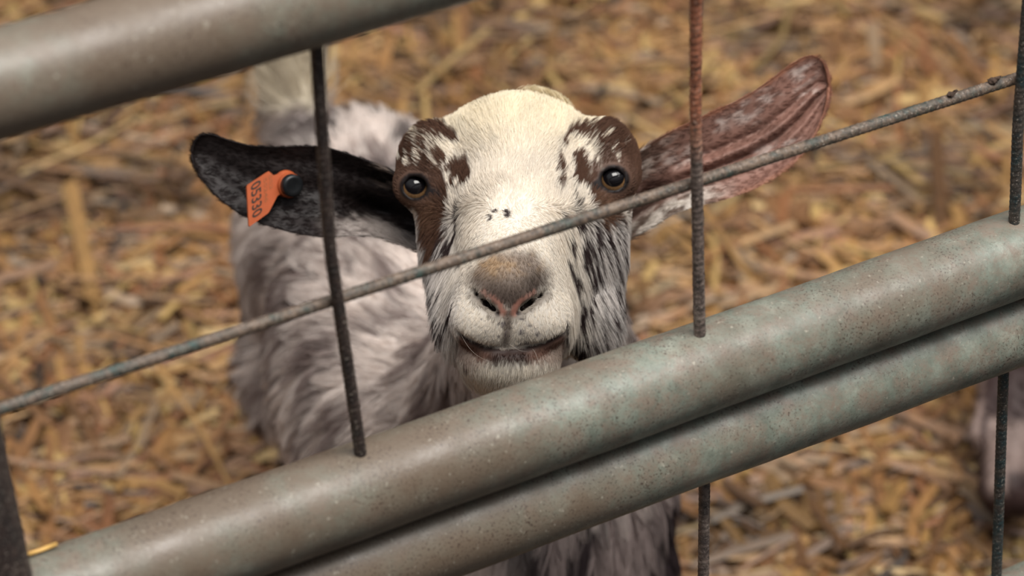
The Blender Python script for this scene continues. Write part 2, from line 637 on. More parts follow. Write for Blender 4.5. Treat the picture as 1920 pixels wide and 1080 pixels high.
def hair_obj(name, parent, roots, nrm, flow, length, lift0, lift1, rad, colors, segs=4, clump_n=0, clump=0.5, wave=0.0, seed=1, mat=None):
    """strands lying along flow, one curve each"""
    rng = np.random.default_rng(seed)
    N = len(roots)
    fl = flow - nrm * (flow * nrm).sum(-1, keepdims=True)
    fl = unit(fl)
    side = np.cross(nrm, fl)
    L = np.broadcast_to(length, (N,))
    pts = np.zeros((N, segs + 1, 3))
    pts[:, 0] = roots
    l0 = np.broadcast_to(lift0, (N,)); l1 = np.broadcast_to(lift1, (N,))
    ph = rng.random(N) * 6.28
    for s in range(1, segs + 1):
        t = (s - 0.5) / segs
        a = l0 + (l1 - l0) * t
        d = fl * np.cos(a)[:, None] + nrm * np.sin(a)[:, None] + side * (wave * np.sin(ph + t * 5))[:, None]
        pts[:, s] = pts[:, s - 1] + unit(d) * (L / segs)[:, None]
    if clump_n:
        ci = rng.choice(N, min(clump_n, N), replace=False)
        kd = kdtree.KDTree(len(ci))
        for q, i in enumerate(ci):
            kd.insert(roots[i], q)
        kd.balance()
        near = np.array([ci[kd.find(r)[1]] for r in roots])
        for s in range(1, segs + 1):
            t = s / segs
            pts[:, s] += (pts[near, s] - pts[:, s]) * (clump * t ** 1.3)
    else:
        near = None
    pts = pts - parent_origin(parent)
    hc = bpy.data.hair_curves.new(name)
    hc.add_curves([segs + 1] * N)
    hc.attributes['position'].data.foreach_set('vector', pts.astype(np.float32).ravel())
    ra = hc.attributes.get('radius') or hc.attributes.new('radius', 'FLOAT', 'POINT')
    tt = np.linspace(0, 1, segs + 1)
    prof = np.broadcast_to(rad, (N,))[:, None] * (1 - 0.75 * tt ** 2)[None]
    ra.data.foreach_set('value', prof.astype(np.float32).ravel())
    ca = hc.attributes.new('coat', 'FLOAT_COLOR', 'CURVE')
    c4 = np.ones((N, 4), dtype=np.float32); c4[:, :3] = colors
    ca.data.foreach_set('color', c4.ravel())
    hc.materials.append(mat or M_HAIR)
    o = bpy.data.objects.new(name, hc)
    COL.objects.link(o)
    o.parent = parent
    tag(o, kind='stuff')
    return o


def poly_sd(u, v, poly):
    """signed distance in pixels, negative inside"""
    P = np.asarray(poly, dtype=np.float64)
    d = np.full(u.shape, 1e18); ins = np.zeros(u.shape, dtype=bool)
    for i in range(len(P)):
        a, b = P[i], P[(i + 1) % len(P)]
        ex, ey = b - a
        wx, wy = u - a[0], v - a[1]
        t = np.clip((wx * ex + wy * ey) / (ex * ex + ey * ey), 0, 1)
        d = np.minimum(d, (wx - ex * t) ** 2 + (wy - ey * t) ** 2)
        c = ((a[1] > v) != (b[1] > v)) & (u < (b[0] - a[0]) * (v - a[1]) / (b[1] - a[1] + 1e-12) + a[0])
        ins ^= c
    d = np.sqrt(d)
    return np.where(ins, -d, d)


# ------------------------------------------------------------------ the spotted goat: head frame
D0 = 1.93
HO = at(966, 345, D0)
HR = np.stack([RT, UP, -FWD], 0)          # rows: head right, head up, head forward
PX = D0 / F_PX


def hp(px, py, dz=0.0):
    """head-frame point (metres) from its place in the portrait and its depth in front of the eye plane"""
    d = D0 - dz
    q = CAM + d * (FWD + RT * ((px - 960) / F_PX) - UP * ((py - 540) / F_PX))
    return HR @ (q - HO)


def to_world(P):
    return np.asarray(P) @ HR + HO


def to_uv(P):
    """portrait coordinates of head-frame points"""
    W_ = to_world(P) - CAM
    d = W_ @ FWD
    return 960 + (W_ @ RT) / d * F_PX, 540 - (W_ @ UP) / d * F_PX


EYES = [(779, 351, -1), (1150, 337, 1)]


def head_core(P):
    s = ell(P, hp(972, 326, -.050), (.050, .0305, .052))
    s = smin(s, ell(P, hp(962, 267, -.024), (.0400, .0165, .028)), .020)
    s = smin(s, cone(P, hp(972, 300, -.010), hp(960, 490, .066), .034, .0225), .022)
    s = smin(s, ell(P, hp(808, 303, -.016), (.0160, .0205, .024)), .010)
    s = smin(s, ell(P, hp(1132, 297, -.016), (.0155, .0205, .024)), .010)
    s = smin(s, cone(P, hp(832, 340, -.018), hp(868, 440, -.002), .021, .019), .016)
    s = smin(s, cone(P, hp(1112, 335, -.020), hp(1092, 440, -.006), .022, .020), .016)
    s = smin(s, cone(P, hp(866, 440, -.005), hp(892, 600, .034), .0185, .0170), .016)
    s = smin(s, cone(P, hp(1094, 440, -.016), hp(1092, 600, .006), .0200, .0188), .016)
    s = smin(s, cone(P, hp(980, 430, .0), hp(965, 600, .045), .040, .030), .02)
    # muzzle
    s = smin(s, ell(P, hp(955, 570, .064), (.0285, .0240, .028)), .012)
    s = smin(s, ell(P, hp(953, 532, .078), (.0205, .0160, .021)), .010)
    s = smin(s, ell(P, hp(906, 600, .076), (.0180, .0165, .0185)), .009)
    s = smin(s, ell(P, hp(1006, 598, .074), (.0190, .0165, .0185)), .009)
    # chin and jaw
    ch = ell(P, hp(955, 670, .066), (.0260, .0150, .020))
    ch = smin(ch, cone(P, hp(955, 665, .055), hp(1000, 560, -.05), .023, .030), .012)
    s = smin(s, ch, .004)
    return s


def front(px, py, fn=head_core, d0=1.72):
    """depth offset of the foremost surface seen at this place of the portrait"""
    d = np.arange(d0, 2.15, 0.0004)
    pts = np.array([hp(px, py, D0 - x) for x in d])
    k = np.argmax(fn(pts) < 0)
    return D0 - d[k]


MOUTH = [(858, 624), (880, 640), (910, 652), (945, 658), (985, 654), (1025, 643), (1064, 622)]
MOUTH3 = [hp(x, y, front(x, y) - 0.0002) for x, y in MOUTH]
NOST_L = [(886, 545), (902, 564), (918, 577), (933, 587)]
NOST_R = [(1024, 549), (1003, 563), (987, 575), (972, 587)]
NL3 = [hp(x, y, front(x, y) - .0004) for x, y in NOST_L]
NR3 = [hp(x, y, front(x, y) - .0004) for x, y in NOST_R]
PINK_L = [hp(x, y, front(x, y)) for x, y in ((906, 547), (922, 558), (937, 572), (947, 588))]
PINK_R = [hp(x, y, front(x, y)) for x, y in ((1001, 549), (984, 559), (969, 572), (961, 588))]
PHIL = [hp(x, y, front(x, y) + .0004) for x, y in ((953, 592), (951, 620), (947, 652))]
EYE3 = []
for ex, ey, sd in EYES:
    EYE3.append(hp(ex, ey, front(ex, ey) - 0.0062))
EYE_R = 0.0088


def head_sdf(P):
    s = head_core(P)
    # brow ridge and lower lid around each eye
    for (ex, ey, sd), c in zip(EYES, EYE3):
        s = smin(s, ell(P, c + np.array([0, 0.001, -0.002]), (.0120, .0112, .0108)), .007)
        s = smax(s, -ell(P, c + np.array([-0.0006 * sd, 0, 0.004]), (.0067, .0060, .0115)), .0012)
        s = smax(s, -cone(P, c + np.array([-0.006 * sd, -.003, .0045]), c + np.array([-0.0115 * sd, -.0060, .0035]), .0016, .0008), .002)
    for a, b_ in zip(MOUTH3[:-1], MOUTH3[1:]):
        s = smax(s, -cone(P, a, b_, .0011, .0011), .0035)
    inn = np.array([0, .0014, -.006])
    for ch in (NL3, NR3):
        for i, (a, b_) in enumerate(zip(ch[:-1], ch[1:])):
            r0 = (.0008, .0017, .0021)[i]; r1 = (.0017, .0021, .0010)[i]
            s = smax(s, -cone(P, a, b_, r0, r1), .002)
            s = smax(s, -cone(P, a, b_ + inn, r0, r1), .002)
    for a, b_ in zip(PHIL[:-1], PHIL[1:]):
        s = smax(s, -cone(P, a, b_, .0006, .0006), .003)
    # neck stump that the body's neck grows into
    s = smin(s, cone(P, hp(990, 400, -.075), hp(1020, 600, -.130), .044, .046), .02)
    return s


# ------------------------------------------------------------------ coat of the head
def spots(u, v, fu, fv, ang, seed):
    """streaky noise 0..1, long along ang"""
    ca, sa = math.cos(ang), math.sin(ang)
    a = u * ca + v * sa; b_ = -u * sa + v * ca
    return vnoise(np.stack([a / fu, b_ / fv, np.full_like(u, seed * 3.7)], -1), seed)


def coat_head(P):
    """colour, darkness and hair length factor for head-frame points"""
    u, v = to_uv(P)
    N = len(u)
    f3 = np.stack([u / 30, v / 30, np.zeros(N)], -1)
    cream = lin((234, 223, 199)); white = lin((230, 220, 206)); cool = lin((218, 210, 204))
    k = sstep(330, 190, v)[:, None]
    c = white * (1 - k) + cream * k
    sidek = np.maximum(sstep(880, 830, u), sstep(1060, 1120, u))[:, None] * sstep(380, 430, v)[:, None]
    c = c * (1 - sidek) + cool * 0.92 * sidek
    c = c * (0.86 + 0.24 * fnoise(f3, 5))[:, None]
    thin = sstep(.48, .66, .6 * spots(u, v, 2.4, 40, -0.08, 55) + .4 * fnoise(f3, 56))
    c = c * (1 - .42 * sidek * thin[:, None])
    brown = lin((84, 60, 48)); black = lin((54, 42, 42))
    jag = (vnoise(np.stack([u / 7, v / 16, np.zeros(N)], -1), 9) - .5) * 18
    dark = np.zeros(N)
    PL = [(725, 285), (745, 240), (790, 222), (812, 262), (818, 298), (838, 325), (846, 362), (846, 400), (835, 432), (822, 462), (812, 486), (802, 450), (790, 415), (770, 388), (735, 380)]
    PR = [(1104, 262), (1108, 235), (1135, 212), (1185, 230), (1210, 295), (1205, 350), (1180, 385), (1158, 414), (1128, 420), (1108, 395), (1098, 350), (1104, 320), (1124, 292)]
    ML = [(780, 225), (830, 228), (862, 256), (882, 300), (884, 345), (862, 366), (845, 372), (826, 322), (812, 268)]
    MR = [(1046, 268), (1068, 240), (1112, 228), (1128, 275), (1108, 322), (1098, 352), (1062, 372), (1042, 345)]
    SL = [(812, 470), (842, 395), (868, 372), (878, 430), (864, 500), (852, 560), (846, 640), (880, 700), (830, 610), (805, 520)]
    SR = [(1072, 365), (1100, 400), (1165, 410), (1190, 560), (1190, 700), (1060, 690), (1066, 610), (1074, 545), (1060, 480), (1062, 420)]
    sl = poly_sd(u, v, PL) + jag
    sr = poly_sd(u, v, PR) + jag
    dl = sstep(3, -3, np.minimum(sl, sr))
    whk = spots(u, v, 7, 24, 0.35, 31)
    whr = spots(u, v, 7, 24, -0.25, 32)
    upl = (v < 312)
    dl = dl * np.where(upl & (u < 960), sstep(.72, .64, whk), 1) * np.where((v < 318) & (u > 960), sstep(.72, .64, whr), 1)
    dark = np.maximum(dark, dl)
    ml = poly_sd(u, v, ML) + jag * .6
    n1 = spots(u, v, 9, 34, 0.55, 41)
    n1b = spots(u, v, 9, 34, -0.30, 42)
    dm = sstep(3, -3, ml) * sstep(.46, .54, n1 + 0.25 * sstep(285, 250, v))
    mr = poly_sd(u, v, MR) + jag * .6
    dm2 = sstep(3, -3, mr) * sstep(.44, .54, n1b + 0.25 * sstep(285, 245, v))
    dark = np.maximum(dark, np.maximum(dm, dm2))
    s1 = poly_sd(u, v, SL) + jag
    s2 = poly_sd(u, v, SR) + jag
    n2 = .5 * spots(u, v, 5, 40, 0.28, 51) + .5 * spots(u, v, 2.6, 24, 0.24, 53)
    n3 = .5 * spots(u, v, 5, 44, -0.15, 52) + .5 * spots(u, v, 2.6, 26, -.1, 54)
    dk1 = sstep(4, -6, s1) * sstep(.55, .64, n2)
    dk2 = sstep(4, -8, s2) * sstep(.54, .63, n3 + .01 * sstep(520, 420, v))
    blk = np.maximum(dk1, dk2)
    for (x, y, rx, ry) in ((951, 401, 6, 8), (928, 396, 7, 3), (919, 408, 3, 6), (1052, 401, 5, 6), (1092, 452, 9, 18), (1074, 505, 5, 16), (1080, 412, 7, 12), (848, 455, 7, 18), (862, 400, 6, 12)):
        blk = np.maximum(blk, sstep(1.25, .75, np.hypot((u - x) / rx, (v - y) / ry) + jag / 40))
    col = c * (1 - dark)[:, None] + brown * dark[:, None]
    col = col * (1 - blk)[:, None] + black * blk[:, None]
    # tan hair below the eyes
    for ex, ey in ((800, 400), (1135, 385)):
        t = sstep(1.3, .5, np.hypot((u - ex) / 34, (v - ey) / 26))[:, None] * dark[:, None]
        col = col * (1 - .6 * t) + lin((112, 84, 66)) * .6 * t
    # nose
    front_ = sstep(.04, .06, P[:, 2])
    NO = [(880, 508), (915, 470), (1000, 466), (1026, 500), (1032, 535), (1012, 552), (985, 570), (958, 588), (925, 570), (896, 548), (880, 530)]
    no = sstep(14, -16, poly_sd(u, v, NO) + jag * .5) * front_
    g = lin((136, 121, 109)) * (1 - sstep(500, 560, v))[:, None] + lin((104, 90, 82)) * sstep(500, 560, v)[:, None]
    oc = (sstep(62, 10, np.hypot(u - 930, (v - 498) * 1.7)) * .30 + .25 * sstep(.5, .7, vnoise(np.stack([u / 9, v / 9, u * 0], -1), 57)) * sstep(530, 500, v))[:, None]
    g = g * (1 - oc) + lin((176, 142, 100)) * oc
    dr = sstep(40, 12, np.hypot(u - 1010, v - 530))[:, None] * .7  # right side of the nose: shading painted into the coat
    g = g * (1 - dr) + lin((70, 60, 54)) * dr
    col = col * (1 - no)[:, None] + g * no[:, None]
    bare = np.zeros(N)

    def chain(pts):
        dd = np.full(N, 1e9)
        for a, b_ in zip(pts[:-1], pts[1:]):
            dd = np.minimum(dd, cone(P, a, b_, 0, 0))
        return dd / PX
    muz = P[:, 2] > .03
    dn = np.minimum(chain(NL3), chain(NR3))
    mid = np.abs(u - 955)
    nostril_shade = sstep(19, 8, dn) * sstep(-3, 5, v - (590 - mid * .60)) * muz * .72  # soft shading under the nostrils, painted into the coat
    col = col * (1 - nostril_shade)[:, None] + lin((104, 92, 82)) * nostril_shade[:, None]
    dpk = np.minimum(chain(PINK_L), chain(PINK_R))
    pk = sstep(9.5, 2.5, dpk + jag * .12) * muz * (.55 + .45 * sstep(45, 12, mid))
    col = col * (1 - pk)[:, None] + lin((172, 120, 104)) * pk[:, None]
    dn2 = np.minimum(chain([q + np.array([0, .0014, -.006]) for q in NL3]), chain([q + np.array([0, .0014, -.006]) for q in NR3]))
    hole = np.maximum(sstep(6.5, 3.5, dn), sstep(12, 8, dn2)) * muz  # inner shade of the nostrils put into the colour
    col = col * (1 - hole)[:, None] + lin((40, 28, 24)) * hole[:, None]
    bare = np.maximum(bare, np.maximum(sstep(9, 6, dn), pk))
    dp = chain(PHIL)
    ph = sstep(12, 4, dp) * .8 * muz
    col = col * (1 - ph)[:, None] + lin((92, 74, 64)) * ph[:, None]
    # lips: dark band under the mouth line, brown corners
    my = np.interp(u, [m_[0] for m_ in MOUTH], [m_[1] for m_ in MOUTH])
    band = (v - my)
    inside = sstep(850, 866, u) * sstep(1072, 1052, u) * muz
    thick = 8 + 26 * np.clip(1 - np.abs(u - 950) / 110, 0, 1)
    lip = sstep(-7, -1, band + jag * .15) * sstep(thick + 10, thick, band + jag * .3) * inside
    col = col * (1 - lip)[:, None] + lin((58, 41, 36)) * lip[:, None]
    lowl = sstep(0, 10, band) * sstep(62, 40, band + jag * .3) * sstep(24, 50, np.abs(u - 955)) * inside * .65
    col = col * (1 - lowl)[:, None] + lin((128, 96, 82)) * lowl[:, None]
    chn = sstep(672, 692, v + jag * .3) * sstep(1058, 1030, u) * sstep(880, 905, u) * muz * .9
    col = col * (1 - chn)[:, None] + lin((236, 228, 214)) * chn[:, None]
    bare = np.maximum(bare, sstep(6, 2, np.abs(band - 2)) * inside)
    # whisker roots
    wr = spots(u, v, 6.5, 6.5, 0, 71)
    wd = sstep(.74, .82, wr) * sstep(575, 600, v) * sstep(-2, -12, band) * sstep(70, 55, mid) * muz * .8
    col = col * (1 - wd)[:, None] + lin((84, 76, 84)) * wd[:, None]
    # lids
    lid = np.zeros(N)
    for (ex, ey, sd), e in zip(EYES, EYE3):
        q = P - e
        r = np.hypot(q[:, 0] / .0076, q[:, 1] / .0068)
        l = sstep(1.25, 1.05, r) * (q[:, 2] > -.004)
        lid = np.maximum(lid, l)
        q2 = np.stack([q[:, 0], q[:, 1], np.zeros(N)], -1)
        tear = sstep(.0030, .0016, cone(q2, np.array([-.0055 * sd, -.0018, 0]), np.array([-.0150 * sd, -.0062, 0]), .0014, -.0006)) * (q[:, 2] > -.004)
        lid = np.maximum(lid, tear)
        rim = sstep(2.2, 1.3, r) * .5 * (q[:, 2] > -.006)
        col = col * (1 - rim)[:, None] + lin((100, 76, 64)) * rim[:, None]
        bare = np.maximum(bare, sstep(1.35, 1.2, r))
    col = col * (1 - lid)[:, None] + lin((24, 17, 17)) * lid[:, None]
    bare = np.maximum(bare, lid)
    return col, np.maximum(dark, blk), bare, u, v, no


# ------------------------------------------------------------------ body (world frame)
CH = np.array([0.022, 1.745, 0.375])       # chest
MB = np.array([-0.056, 1.93, 0.350])       # barrel
RP = np.array([-0.110, 2.105, 0.340])      # rump
TA = np.array([-.046, .050, .055])       # tail root and tip from the rump
TB = np.array([-.050, .068, .118])
NK = to_world(hp(1018, 590, -.120))


def legs_sdf(P, s):
    for top, knee, foot, r0 in (
        ((-0.045, 1.76, .30), (-.045, 1.77, .15), (-.042, 1.755, .02), .032),
        ((0.068, 1.75, .30), (.078, 1.76, .15), (.08, 1.745, .02), .030),
    ):
        s = smin(s, cone(P, top, knee, r0, .017), .03)
        s = smin(s, cone(P, knee, foot, .016, .013), .01)
        s = smin(s, cone(P, np.array(foot) + [0, -.004, .006], np.array(foot) + [0, -.022, -.005], .0165, .014), .006)
    for top, stif, hock, foot in (
        ((-0.135, 2.10, .32), (-.150, 2.06, .23), (-.150, 2.14, .13), (-.150, 2.115, .02)),
        ((-0.062, 2.12, .32), (-.055, 2.08, .23), (-.058, 2.17, .13), (-.058, 2.145, .02)),
    ):
        s = smin(s, cone(P, top, stif, .052, .042), .03)
        s = smin(s, cone(P, stif, hock, .042, .018), .02)
        s = smin(s, cone(P, hock, foot, .017, .013), .01)
        s = smin(s, cone(P, np.array(foot) + [0, -.004, .006], np.array(foot) + [0, -.022, -.005], .0165, .014), .006)
    return s


def body_sdf(P):
    s = cone(P, CH + [0, .03, .0], MB, .076, .092)
    s = smin(s, cone(P, MB, RP, .092, .071), .04)
    s = smin(s, ell(P, CH + [-0.006, 0.0, -.055], (.074, .070, .090)), .04)
    s = smin(s, ell(P, MB + [-.004, -.02, -.02], (.092, .14, .112)), .03)
    s = smin(s, ell(P, RP + [-.004, -.03, -.01], (.068, .09, .072)), .03)
    s = smin(s, cone(P, NK, CH + [-.012, .05, .02], .044, .068), .05)
    s = smin(s, cone(P, RP + TA, RP + TB, .024, .020), .015)
    return legs_sdf(P, s)


def coat_body(P):
    """coat colour of the body: pale hair streaked with grey brown"""
    N = len(P)
    ax = unit(RP - CH)
    t = (P - CH) @ ax
    side = np.array([ax[1], -ax[0], 0.0])
    w_ = (P - CH) @ side
    wob = fnoise(P * 18, 4)
    streak = vnoise(np.stack([t * 95 + wob * 5, w_ * 60, P[:, 2] * 16 + wob * 2], -1), 61)
    big = fnoise(P * 13, 63)
    d = sstep(.44, .72, streak * .62 + big * .5)
    col = lin((228, 216, 208)) * (1 - d)[:, None] + lin((140, 124, 119)) * d[:, None]
    # dark saddle hair on the spine
    ctr = CH + ax * t[:, None]
    top = sstep(.035, .062, P[:, 2] - ctr[:, 2]) * sstep(-.055, -.025, w_)
    dk = top * sstep(.43, .56, fnoise(np.stack([t * 34, w_ * 34, P[:, 2] * 12], -1), 66)) * sstep(.16, .22, t) * .85
    col = col * (1 - dk)[:, None] + lin((92, 82, 80)) * dk[:, None]
    # darker, colder chest
    chd = sstep(.42, .385, P[:, 2]) * sstep(.07, .0, t) * sstep(-.03, .02, P[:, 0])
    st = sstep(.42, .58, vnoise(np.stack([P[:, 0] * 110, P[:, 1] * 20, P[:, 2] * 14], -1), 68))
    st = np.maximum(st, sstep(.05, .12, P[:, 0] - CH[0]) * .75)
    cc = lin((172, 156, 152)) * (1 - st)[:, None] + lin((64, 54, 56)) * st[:, None]
    col = col * (1 - chd)[:, None] + cc * chd[:, None]
    # tail: cream with a dark middle
    tq = cone(P, RP + TA, RP + TB, 0, 0)
    tl = sstep(.045, .025, tq) * sstep(.06, .075, P[:, 2] - RP[2])
    tm = sstep(.44, .58, vnoise(P * np.array([60, 40, 18]), 77))
    tc = lin((206, 194, 172)) * (1 - tm)[:, None] + lin((120, 104, 98)) * tm[:, None]
    col = col * (1 - tl)[:, None] + tc * tl[:, None]
    hoof = sstep(.040, .032, P[:, 2])
    col = col * (1 - hoof)[:, None] + lin((52, 44, 40)) * hoof[:, None]
    return col


# ------------------------------------------------------------------ ears
def resample(poly, n):
    P = np.asarray(poly, dtype=np.float64)
    L = np.concatenate([[0], np.cumsum(np.linalg.norm(np.diff(P, axis=0), axis=1))])
    s = np.linspace(0, L[-1], n)
    return np.stack([np.interp(s, L, P[:, 0]), np.interp(s, L, P[:, 1])], 1)


def smooth_poly(Q, it=3):
    for _ in range(it):
        Q[1:-1] = 0.25 * Q[:-2] + 0.5 * Q[1:-1] + 0.25 * Q[2:]
    return Q


def ear_grid(top, bot, depth, ns=90, nt_=44, thick=0.0022):
    A = smooth_poly(resample(top, ns)); B = smooth_poly(resample(bot, ns))
    s = np.linspace(0, 1, ns)[:, None]; t = np.linspace(0, 1, nt_)[None]
    te = 0.5 - 0.5 * np.cos(t * math.pi) * 1.0
    te = 0.35 * te + 0.65 * t
    U = A[:, None, 0] * (1 - te) + B[:, None, 0] * te
    Vv = A[:, None, 1] * (1 - te) + B[:, None, 1] * te
    Z = depth(s, te, U, Vv)
    G = np.stack([hp_arr(U, Vv, Z)[k] for k in range(3)], -1)
    nrm = unit(np.cross(np.gradient(G, axis=0), np.gradient(G, axis=1)))
    if nrm[ns // 2, nt_ // 2, 2] < 0:
        nrm = -nrm
    edge = np.minimum(np.minimum(te, 1 - te) * 8, 1) * np.ones_like(s) * np.minimum((1 - s) * 14, 1)
    back = G - nrm * (thick * (0.25 + 0.75 * np.sqrt(np.clip(edge, 0, 1))))[..., None]
    n0 = ns * nt_
    V_ = np.concatenate([G.reshape(-1, 3), back.reshape(-1, 3)])
    i = np.arange(ns - 1)[:, None]; j = np.arange(nt_ - 1)[None]
    a = (i * nt_ + j).ravel(); b_ = (i * nt_ + j + 1).ravel(); c = ((i + 1) * nt_ + j + 1).ravel(); d = ((i + 1) * nt_ + j).ravel()
    f = np.stack([a, b_, c, d], 1)
    e1 = unit(np.cross(V_[f[:, 1]] - V_[f[:, 0]], V_[f[:, 2]] - V_[f[:, 0]])).mean(0)
    if e1[2] < 0:
        f = f[:, ::-1]
    Fq = [f, f[:, ::-1] + n0]
    loop = [(k, 0) for k in range(ns)] + [(ns - 1, k) for k in range(1, nt_)] + [(k, nt_ - 1) for k in range(ns - 2, -1, -1)] + [(0, k) for k in range(nt_ - 2, 0, -1)]
    li = np.array([k * nt_ + q for k, q in loop])
    lj = np.roll(li, -1)
    r = np.stack([li, lj, lj + n0, li + n0], 1)
    if e1[2] < 0:
        r = r[:, ::-1]
    Fq.append(r[:, ::-1])
    ss = np.broadcast_to(s, te.shape if te.shape[0] == ns else (ns, nt_)).ravel()
    tt = np.broadcast_to(te, (ns, nt_)).ravel()
    return V_, np.concatenate(Fq), np.concatenate([ss, ss]), np.concatenate([tt, tt]), nrm.reshape(-1, 3), n0, f


def hp_arr(U, Vv, Z):
    d = D0 - Z
    x = (U - 960) / F_PX * d; y = -(Vv - 540) / F_PX * d
    o = HR @ (HO - CAM)
    return x - o[0], y - o[1], Z


TOP_L = [(800, 372), (762, 336), (730, 320), (690, 302), (650, 288), (615, 277), (570, 274), (520, 276), (470, 274), (430, 264), (405, 254), (385, 250), (371, 255), (364, 268), (360, 288)]
BOT_L = [(815, 480), (790, 472), (760, 460), (725, 447), (690, 441), (650, 442), (610, 444), (575, 441), (540, 434), (495, 421), (455, 404), (420, 380), (395, 357), (375, 330), (363, 305), (360, 288)]
TOP_R = [(1130, 345), (1165, 318), (1190, 290), (1225, 265), (1265, 243), (1310, 222), (1345, 205), (1385, 188), (1420, 167), (1455, 142), (1485, 119), (1508, 106), (1528, 103), (1543, 114), (1551, 135), (1554, 160)]
BOT_R = [(1130, 440), (1156, 458), (1190, 443), (1225, 424), (1262, 402), (1300, 388), (1340, 380), (1380, 368), (1420, 352), (1455, 333), (1485, 311), (1510, 285), (1529, 255), (1543, 220), (1551, 190), (1554, 160)]


def depth_l(s, t, U, Vv):
    cup = np.sin(np.pi * np.clip(t, 0, 1)) ** 0.8
    root = np.exp(-((s - 0.20) / 0.20) ** 2)
    canal = np.exp(-((s - 0.22) / 0.13) ** 2 - ((t - 0.66) / 0.17) ** 2)
    low = sstep(.72, .95, t) * root
    return -.036 - .018 * s - .014 * cup * (0.6 + 0.6 * root) * (1 - .4 * s) - .016 * canal + .010 * low + .0012 * np.sin(t * 20 + s * 3) * (1 - s)


def depth_r(s, t, U, Vv):
    cup = np.sin(np.pi * np.clip(t, 0, 1))
    canal = np.exp(-((s - 0.16) / 0.12) ** 2 - ((t - 0.62) / 0.18) ** 2)
    ridge = np.exp(-((t - .52) / .05) ** 2) * .0042 + np.exp(-((t - .72) / .05) ** 2) * .0036 - np.exp(-((t - .42) / .05) ** 2) * .003 - np.exp(-((t - .62) / .04) ** 2) * .0035
    ridge = ridge * sstep(.22, .4, s) * sstep(1.0, .8, s)
    rim = np.exp(-((t - .97) / .06) ** 2) * .004 * sstep(.1, .3, s)
    return -.044 - .012 * s - .013 * cup * (1 - .55 * s) - .014 * canal + ridge + rim


def ear_coat_l(s, t, P):
    u, v = to_uv(P)
    N = len(s)
    c = np.tile(lin((26, 18, 17)), (N, 1)) * (0.75 + .5 * fnoise(np.stack([u / 40, v / 18, u * 0], -1), 81))[:, None]
    wn_ = spots(u, v, 26, 9, .45, 82)
    rootk = sstep(.30, .05, s) * sstep(.45, .2, t)
    k = sstep(.5, .7, wn_) * rootk
    c = c * (1 - k)[:, None] + lin((158, 140, 128)) * k[:, None]
    low = sstep(.70, .86, t + .12 * (vnoise(np.stack([u / 9, v / 9, u * 0], -1), 84) - .5)) * sstep(.46, .30, s)
    lc = lin((158, 148, 142)) * (1 - sstep(.52, .7, wn_))[:, None] + lin((96, 84, 80)) * sstep(.52, .7, wn_)[:, None]
    c = c * (1 - low)[:, None] + lc * low[:, None]
    return c


def ear_coat_r(s, t, P):
    u, v = to_uv(P)
    N = len(s)
    n = fnoise(np.stack([u / 60, v / 30, u * 0], -1), 91)
    c = lin((140, 104, 92)) * (0.66 + .60 * n)[:, None]
    rim = np.maximum(sstep(.06, .015, t), np.maximum(sstep(.94, .985, t), sstep(.93, .985, s)))[:, None]
    c = c * (1 - rim * .6) + lin((150, 94, 66)) * rim * .6
    wn_ = spots(u, v, 26, 7, -.55, 92)
    bl = np.zeros(N)
    for x, y, rx, ry in ((1395, 212, 34, 26), (1345, 235, 30, 16), (1505, 135, 30, 26), (1512, 175, 26, 22), (1480, 265, 30, 14), (1440, 285, 30, 14), (1440, 180, 30, 16), (1425, 300, 26, 10), (1290, 290, 34, 22), (1250, 300, 40, 22), (1260, 285, 30, 14), (1330, 230, 20, 12)):
        bl = np.maximum(bl, sstep(1.25, .3, np.hypot((u - x) / rx, (v - y) / ry)))
    k = bl * sstep(.42, .66, wn_) * .75
    c = c * (1 - k)[:, None] + lin((200, 184, 176)) * k[:, None]
    dk = (sstep(.34, .20, s) * sstep(.40, .62, t) * sstep(.84, .72, t))[:, None] * .9
    c = c * (1 - dk) + lin((58, 42, 36)) * dk
    r2 = sstep(.36, .16, s) * sstep(.5, .2, t)
    wn2 = spots(u, v, 22, 8, -.6, 93)
    mixr = lin((92, 72, 62)) * (1 - sstep(.5, .62, wn2))[:, None] + lin((178, 164, 154)) * sstep(.5, .62, wn2)[:, None]
    c = c * (1 - r2)[:, None] + mixr * r2[:, None]
    low = sstep(.74, .86, t) * sstep(.52, .34, s)
    wn3 = spots(u, v, 16, 8, -.4, 94)
    lc = lin((190, 180, 170)) * (1 - sstep(.56, .68, wn3))[:, None] + lin((104, 88, 78)) * sstep(.56, .68, wn3)[:, None]
    c = c * (1 - low)[:, None] + lc * low[:, None]
    return c


